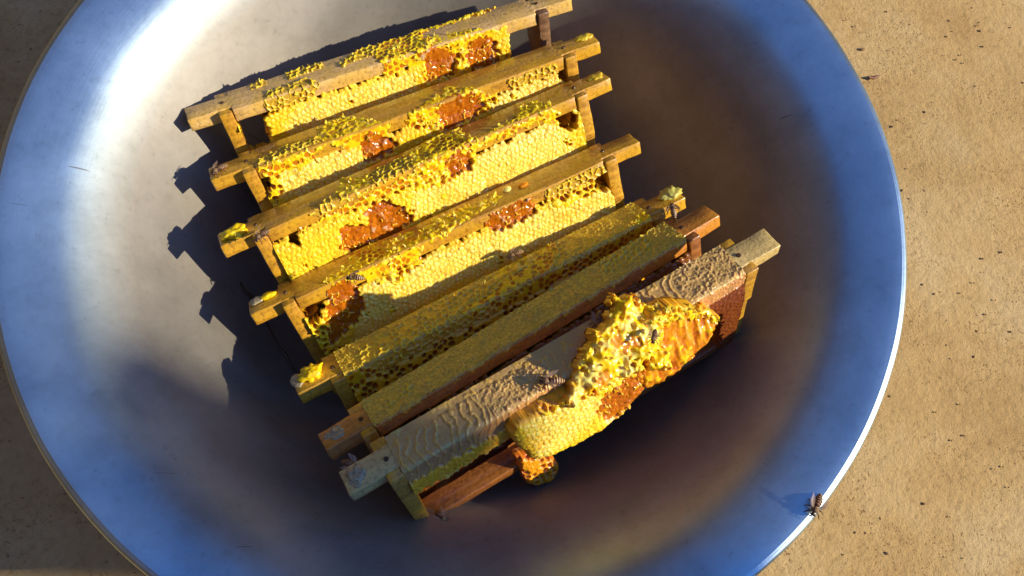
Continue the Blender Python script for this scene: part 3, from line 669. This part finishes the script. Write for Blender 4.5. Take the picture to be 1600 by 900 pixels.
# ------------------------------------------------------------------ lug wax
blob('wax_blob', FR[2][0], (.010,-.001,.0015), (.009,.005,.0030), 21, amp=.6)
blob('wax_blob', FR[3][0], (.006,.003,.0010), (.005,.0035,.0012), 22, mat=M_WHITEWAX)
blob('wax_blob', FR[3][0], (.013,.003,.0010), (.005,.003,.0018), 23, amp=.5)
blob('wax_blob', FR[4][0], (.012,.002,.0015), (.007,.006,.0040), 24, amp=.6)
blob('wax_blob', FR[4][0], (.003,.003,.0005), (.004,.005,.0013), 25, mat=M_WHITEWAX)
blob('wax_blob', FR[4][0], (.259,.003,.0010), (.007,.006,.0026), 26, amp=.6, col=(.55,.50,.10))
blob('wax_blob', FR[5][0], (.008,.001,-.0002), (.0055,.0048,.0009), 27, mat=M_WHITEWAX, amp=.7, freq=520)
blob('wax_blob', FR[6][0], (.007,.000,-.0002), (.0055,.0050,.0010), 28, mat=M_WHITEWAX, amp=.7, freq=520)
blob('wax_blob', FR[1][0], (.258,.003,.0002), (.006,.004,.0014), 29, amp=.6, col=(.72,.52,.03))
blob('wax_blob', FR[2][0], (.257,.002,.0002), (.006,.004,.0013), 30, amp=.6, col=(.72,.52,.03))
blob('honey_drop', FR[3][0], (.185,.001,.0006), (.0035,.0025,.0014), 31, col=Or, gloss=1, amp=.1)
blob('honey_drop', FR[3][0], (.175,.004,.0006), (.0030,.0025,.0016), 32, col=Cr, gloss=.9, amp=.2)

# ------------------------------------------------------------------ bees
def ring_tube(bm, pts, rad, seg=12, mats=None, sq=(1,1)):
    pts = [Vector(p) for p in pts]; rings = []
    for i, p in enumerate(pts):
        d = (pts[min(i+1,len(pts)-1)]-pts[max(i-1,0)]).normalized(); a = d.cross(Vector((0,1,0))) if abs(d.y) < .9 else d.cross(Vector((1,0,0))); a.normalize(); b = d.cross(a)
        rings.append([bm.verts.new(p+(a*math.cos(t)*sq[0]+b*math.sin(t)*sq[1])*rad[i]) for t in np.linspace(0, 2*math.pi, seg, endpoint=False)])
    for i in range(len(rings)-1):
        for j in range(seg):
            f = bm.faces.new((rings[i][j], rings[i][(j+1)%seg], rings[i+1][(j+1)%seg], rings[i+1][j])); f.smooth = True
            if mats: f.material_index = mats[i]
    for r in (rings[0], rings[-1]):
        try: bm.faces.new(r)
        except ValueError: pass
def make_bee():
    t = empty('bee')
    bm = bmesh.new(); mm = 1e-3
    prof = [(6.3,.1,2),(6.1,.9,2),(5.6,1.35,2),(4.9,1.25,2),(4.5,.6,2),(4.2,1.3,1),(3.4,1.9,1),(2.4,2.0,1),(1.5,1.6,1),(1.0,.7,0),(.7,.9,3)]
    x = .5
    for k in range(6):                                # abdomen rings: dark plate, pale hair band
        r = [1.55,1.95,2.05,1.9,1.55,1.0][k]; prof += [(x,r,3 if k < 2 else 0),(x-.75,r*1.02,3 if k < 2 else 0),(x-.8,r*.93,4),(x-1.08,r*.92,4)]; x -= 1.15
    prof.append((x-.3,.15,0))
    pts = [(p[0]*mm, 0, (2.4-.08*(p[0]-2)**2*.4)*mm) for p in prof]
    ring_tube(bm, pts, [p[1]*mm for p in prof], 14, [p[2] for p in prof][1:]+[0])
    me = bpy.data.meshes.new('bee_body'); bm.normal_update(); bmesh.ops.recalc_face_normals(bm, faces=bm.faces); bm.to_mesh(me); bm.free()
    for m in (M_BLACK, M_FUZZ, M_BLACK, M_BROWN, M_BAND): me.materials.append(m)
    link('body', me, None, t)
    for s in (-1, 1):
        for i, (bx, fx, fy) in enumerate(((3.4,5.4,3.6),(2.4,2.2,4.6),(1.4,-1.6,4.4))):
            bm = bmesh.new(); k = Vector(((bx+fx)*.5, s*fy*.62, 3.2))*mm
            ring_tube(bm, [Vector((bx,s*1.0,1.6))*mm, k, Vector(((bx*.3+fx*.7), s*fy*.85, 1.2))*mm, Vector((fx,s*fy,.1))*mm, Vector((fx+.5,s*(fy+.5),0.05))*mm], [.32*mm,.30*mm,.34*mm,.16*mm,.1*mm], 6)
            bm_obj('leg', bm, M_BLACK, t, True)
        bm = bmesh.new(); ring_tube(bm, [Vector((6.0,s*.4,2.4))*mm, Vector((7.0,s*.9,3.0))*mm, Vector((8.2,s*1.5,2.2))*mm], [.14*mm,.13*mm,.13*mm], 6); bm_obj('antenna', bm, M_BLACK, t, True)
        bm = bmesh.new(); bmesh.ops.create_icosphere(bm, subdivisions=2, radius=1, matrix=Matrix.Translation(Vector((5.6,s*1.0,2.3))*mm) @ Matrix.Diagonal((.55*mm,.55*mm,.9*mm,1))); bm_obj('eye', bm, M_EYE, t, True)
        for (n, L, wd, a) in (('forewing', 8.2, 2.6, 24), ('hindwing', 5.6, 2.0, 38)):
            bm = bmesh.new(); rim = []
            for q in np.linspace(0, 1, 9): rim.append((q*L, wd*.5*math.sin(math.pi*min(1,q**.75))*.9, .25*math.sin(q*3)))
            for q in np.linspace(1, 0, 9)[1:-1]: rim.append((q*L, -wd*.5*math.sin(math.pi*q**1.25)*.8, 0))
            R = Matrix.Translation(Vector((2.9,s*1.3,3.7 if n == 'forewing' else 3.4))*mm) @ Matrix.Rotation(math.radians(180-s*a), 4, 'Z') @ Matrix.Rotation(s*math.radians(-8), 4, 'X') @ Matrix.Rotation(math.radians(-5), 4, 'Y')
            top = [bm.verts.new(R @ (Vector(v)*mm)) for v in rim]; f = bm.faces.new(top)
            r = bmesh.ops.extrude_face_region(bm, geom=[f]); bmesh.ops.translate(bm, vec=(0,0,-.00005), verts=[v for v in r['geom'] if isinstance(v, bmesh.types.BMVert)])
            bm_obj(n, bm, M_WING, t)
    return t
def local_hit(fi, px, py, z=None, y=None):
    """photo point -> point of a frame's top (z) or front (y) plane, in the world"""
    M = FR[fi][1].copy(); M[:3,:3] /= np.linalg.norm(M[:3,0]); n = M[:3,2] if z is not None else M[:3,1]; O = M[:3,3]+n*(z if z is not None else y)
    d = CM @ np.array([(px-800)/FPX, (450-py)/FPX, -1.]); return CAM+d*(n@(O-CAM)/(n@d)), (M[:3,2] if z is not None else -M[:3,1])
def basin_hit(px, py):
    d = CM @ np.array([(px-800)/FPX, (450-py)/FPX, -1.]); tt = np.linspace(.3, .9, 4001); X = CAM+d[None]*tt[:,None]
    r = np.hypot(X[:,0], X[:,1]); i = int(np.argmax(X[:,2] < np.interp(r, PR[:,0], PR[:,1]))); p = X[i]; rr = r[i]
    sl_ = (np.interp(rr+.002, PR[:,0], PR[:,1])-np.interp(rr-.002, PR[:,0], PR[:,1]))/.004
    n = np.array([-p[0]/rr*sl_, -p[1]/rr*sl_, 1.]); return p, n/np.linalg.norm(n)
bee0 = make_bee(); used = False
def place_bee(hit, head_px, label, s=1.0, lift=0.0):
    global used
    p, n = hit; q = at(head_px[0], head_px[1], p[2]); x = q-p; x -= n*(x@n); x /= np.linalg.norm(x); y = np.cross(n, x)
    if not used: t = bee0; used = True
    else:
        t = bee0.copy(); COL.objects.link(t)
        for ch in list(bee0.children):
            c = ch.copy(); COL.objects.link(c); c.parent = t
    o = p+n*lift
    t.matrix_world = Matrix([[x[i]*s, y[i]*s, n[i]*s, o[i]] for i in range(3)]+[[0,0,0,1]])
    tag(t, label, 'bee', 'bees crawling on the frames and basin'); return t
place_bee(basin_hit(1274,790), (1262,818), 'dark bee walking on the lower right edge of the basin lip', 1.0, .0003)
place_bee(local_hit(1,344,268,z=0), (328,292), 'striped bee with raised wings on the left lug of the second frame', .95)
place_bee(local_hit(2,411,371,z=.001), (402,388), 'bee at the left shoulder of the third frame beside yellow wax', .9)
place_bee(local_hit(3,556,437,z=.003), (535,432), 'small bee above the orange torn patch of the fourth frame', .85)
place_bee(local_hit(4,806,400,z=.003), (790,412), 'dark bee on the far edge of the fifth frame near its open cells', .85)
place_bee(local_hit(4,1052,332,z=.003), (1046,300), 'reddish bee on the right end of the fifth frame by the wax lump', .95)
place_bee(local_hit(6,862,598,z=.0015), (835,600), 'bee casting a long shadow on the grey top bar of the front frame', 1.0)
place_bee(local_hit(6,936,503,z=.0015), (932,535), 'bee on the shaded middle of the front top bar beside torn wax', 1.0)
place_bee(local_hit(6,1022,527,z=.010), (1018,550), 'small brown bee half sunk in the torn yellow wax mass', .7)
place_bee(local_hit(6,552,728,z=-.004), (575,738), 'brown bee with spread wings beside the left lug of the front frame', .95)
place_bee(local_hit(5,772,690,y=-.011), (760,715), 'dark bee in the shade under the front frame top bar', 1.0)
place_bee(local_hit(6,690,808,z=-.072), (705,825), 'dark bee in the lower left corner of the front frame', .8)
place_bee(local_hit(0,853,20,z=-.006), (848,0), 'bee on the dark right side bar of the farthest frame', .9)

# ------------------------------------------------------------------ crumbs and scraps
def scrap(name, hits, rad, label, cat, seed, mat=M_SCRAP):
    bm = bmesh.new(); pts = [h[0]+h[1]*.0008 for h in hits]; r = [x*(.8+.4*random.random()) for x in rad]
    ring_tube(bm, pts, r, 7)
    for v in bm.verts: v.co += Vector(rng.normal(0, .00025, 3))
    o = bm_obj(name, bm, mat, None, True)
    c = Vector(pts[0]); o.data.transform(Matrix.Translation(-c)); o.location = c
    tag(o, label, cat); return o
scrap('propolis_strip', [basin_hit(x, y) for x, y in ((415,505),(422,520),(436,545),(446,556),(452,570),(467,592))], [.0012,.0008,.0006,.0016,.0009,.0004], 'thin dark strip of propolis on the basin floor left of the fifth frame', 'propolis', 1)
scrap('propolis_scrap', [basin_hit(x, y) for x, y in ((374,440),(380,455),(390,463),(398,474))], [.0006,.0012,.0018,.0008], 'brown crumb of propolis above the left lug of the fourth frame', 'propolis', 2)
scrap('wax_crumb', [basin_hit(x, y) for x, y in ((436,446),(443,444),(450,446))], [.0010,.0016,.0007], 'olive wax crumb between third and fourth frame on the basin floor', 'wax crumb', 3, mat_plain('olive_wax', (.35,.26,.06), .4))
scrap('dry_husk', [(at(1357,121,GZ), np.array([0,0,1.])), (at(1364,123,GZ), np.array([0,0,1.])), (at(1373,119,GZ), np.array([0,0,1.]))], [.0008,.0016,.0008], 'small brown husk on the ground beside the upper right basin edge', 'husk', 4, mat_plain('husk', (.16,.06,.025), .6))

# ------------------------------------------------------------------ cloth blocker on a pole, added out of view to shade the basin's left
def blocker():
    az, el = math.radians(SUN_AZ), math.radians(SUN_EL); sdist = 3.2
    def pos(u, v, s_=sdist): z = (v+s_*math.sin(el))/math.cos(el); h = s_*math.cos(el)+0; z = v*math.cos(el)+s_*math.sin(el); h = s_*math.cos(el)-v*math.sin(el); return Vector((math.cos(az)*h-math.sin(az)*u, math.sin(az)*h+math.cos(az)*u, z))
    wood = mat_wood('blocker_wood', (.16,.11,.07), (.28,.20,.13), waxamt=0)
    bm = bmesh.new(); nu, nv = 16, 40; vs = []
    for i in range(nu+1):
        for j in range(nv+1):
            v = -.25+j/nv*.315; ue = -.134-.05*float(ss(-.02,-.05,v)); u = -.262+i/nu*(ue+.262); p = pos(u+.006*math.sin(j*.35), v); p += Vector((.02*math.sin(i*1.1+j*.05), .01*math.sin(i*.9), 0)); vs.append(bm.verts.new(p))
    for i in range(nu):
        for j in range(nv): a = i*(nv+1)+j; bm.faces.new((vs[a], vs[a+nv+1], vs[a+nv+2], vs[a+1]))
    r = bmesh.ops.extrude_face_region(bm, geom=list(bm.faces)); bmesh.ops.translate(bm, vec=(.003,0,0), verts=[v for v in r['geom'] if isinstance(v, bmesh.types.BMVert)])
    o = bm_obj('blocker', bm, mat_plain('blocker_cloth', (.25,.20,.17), .9), None, True); tag(o, 'brown towel added out of view to cast the lower left shade', 'blocker')
    t = empty('blocker_pole', Matrix.Translation(Vector((pos(-.9,0).x, pos(-.9,0).y, GZ)))); tag(t, 'added unseen pole with one arm holding a towel', 'pole')
    base = t.matrix_world.translation; top = pos(-.9, .125)-base; end = pos(-.135, .125)-base
    bm = bmesh.new(); ring_tube(bm, [Vector((0,0,-.1)), Vector((0,0,.6)), Vector((0,0,top.z+.05))], [.035,.033,.03], 12); bm_obj('pole', bm, wood, t, True)
    bm = bmesh.new(); ring_tube(bm, [Vector((0,0,top.z)), (Vector((0,0,top.z))+end)*.5, end], [.009,.009,.009], 10); bm_obj('arm', bm, wood, t, True)
blocker()

def blocker_wall(name, x0, y0, x1, y1, h, th, label):  # unseen walls added to block sky fill and reflect warm tones into the bowl
    d = np.array([x1-x0, y1-y0]); Ln = np.hypot(*d); d /= Ln; nrm_ = np.array([-d[1], d[0]]); U, Z = np.meshgrid(np.linspace(0, Ln, 90), np.linspace(0, h, 50), indexing='ij')
    bm = bmesh.new(); bmesh.ops.create_cube(bm, size=1, matrix=Matrix.Translation((Ln/2, th/2, h/2-.05)) @ Matrix.Diagonal((Ln, th, h, 1)))
    bmesh.ops.subdivide_edges(bm, edges=bm.edges, cuts=30, use_grid_fill=True)
    P = np.array([v.co[:] for v in bm.verts]); dd = fbm(P[:,0]*5+20, P[:,2]*5+P[:,1]*9+20, 61, 4)-.45
    for v, q in zip(bm.verts, dd): v.co += Vector((0, -q*.05, q*.04))
    o = bm_obj(name, bm, M_BLOCKER, None, True); o.location = (x0, y0, GZ); o.rotation_euler = (0,0,math.atan2(d[1], d[0])); tag(o, label, 'wall')
M_BLOCKER = mat_plain('blocker_plaster', (.15,.078,.034), .95, scale=6.)
M_BLOCKER = mat_plain('blocker_plaster', (.15,.078,.034), .95, scale=6.)
blocker_wall('sky_blocker', -1.2, 1.15, 2.6, 1.30, 1.9, .2, 'unseen tan wall added on the far side to block sky fill')
M_BLOCKER = mat_plain('dark_blocker_plaster', (.06,.034,.018), .95, scale=6.)
blocker_wall('sky_blocker', -1.15, -2.0, -1.1, 1.1, 1.9, -.2, 'unseen dark wall added on the left to cut sky fill and bounce')
M_BLOCKER = bpy.data.materials['blocker_plaster']
blocker_wall('sky_blocker', -1.0, -1.15, 1.9, -1.35, 1.6, -.2, 'unseen tan wall added on the near side to block sky fill')
blocker_wall('sky_blocker', 3.5, -2.8, 3.4, 1.6, 1.25, -.2, 'low unseen tan wall added on the sunward side for warm reflections')
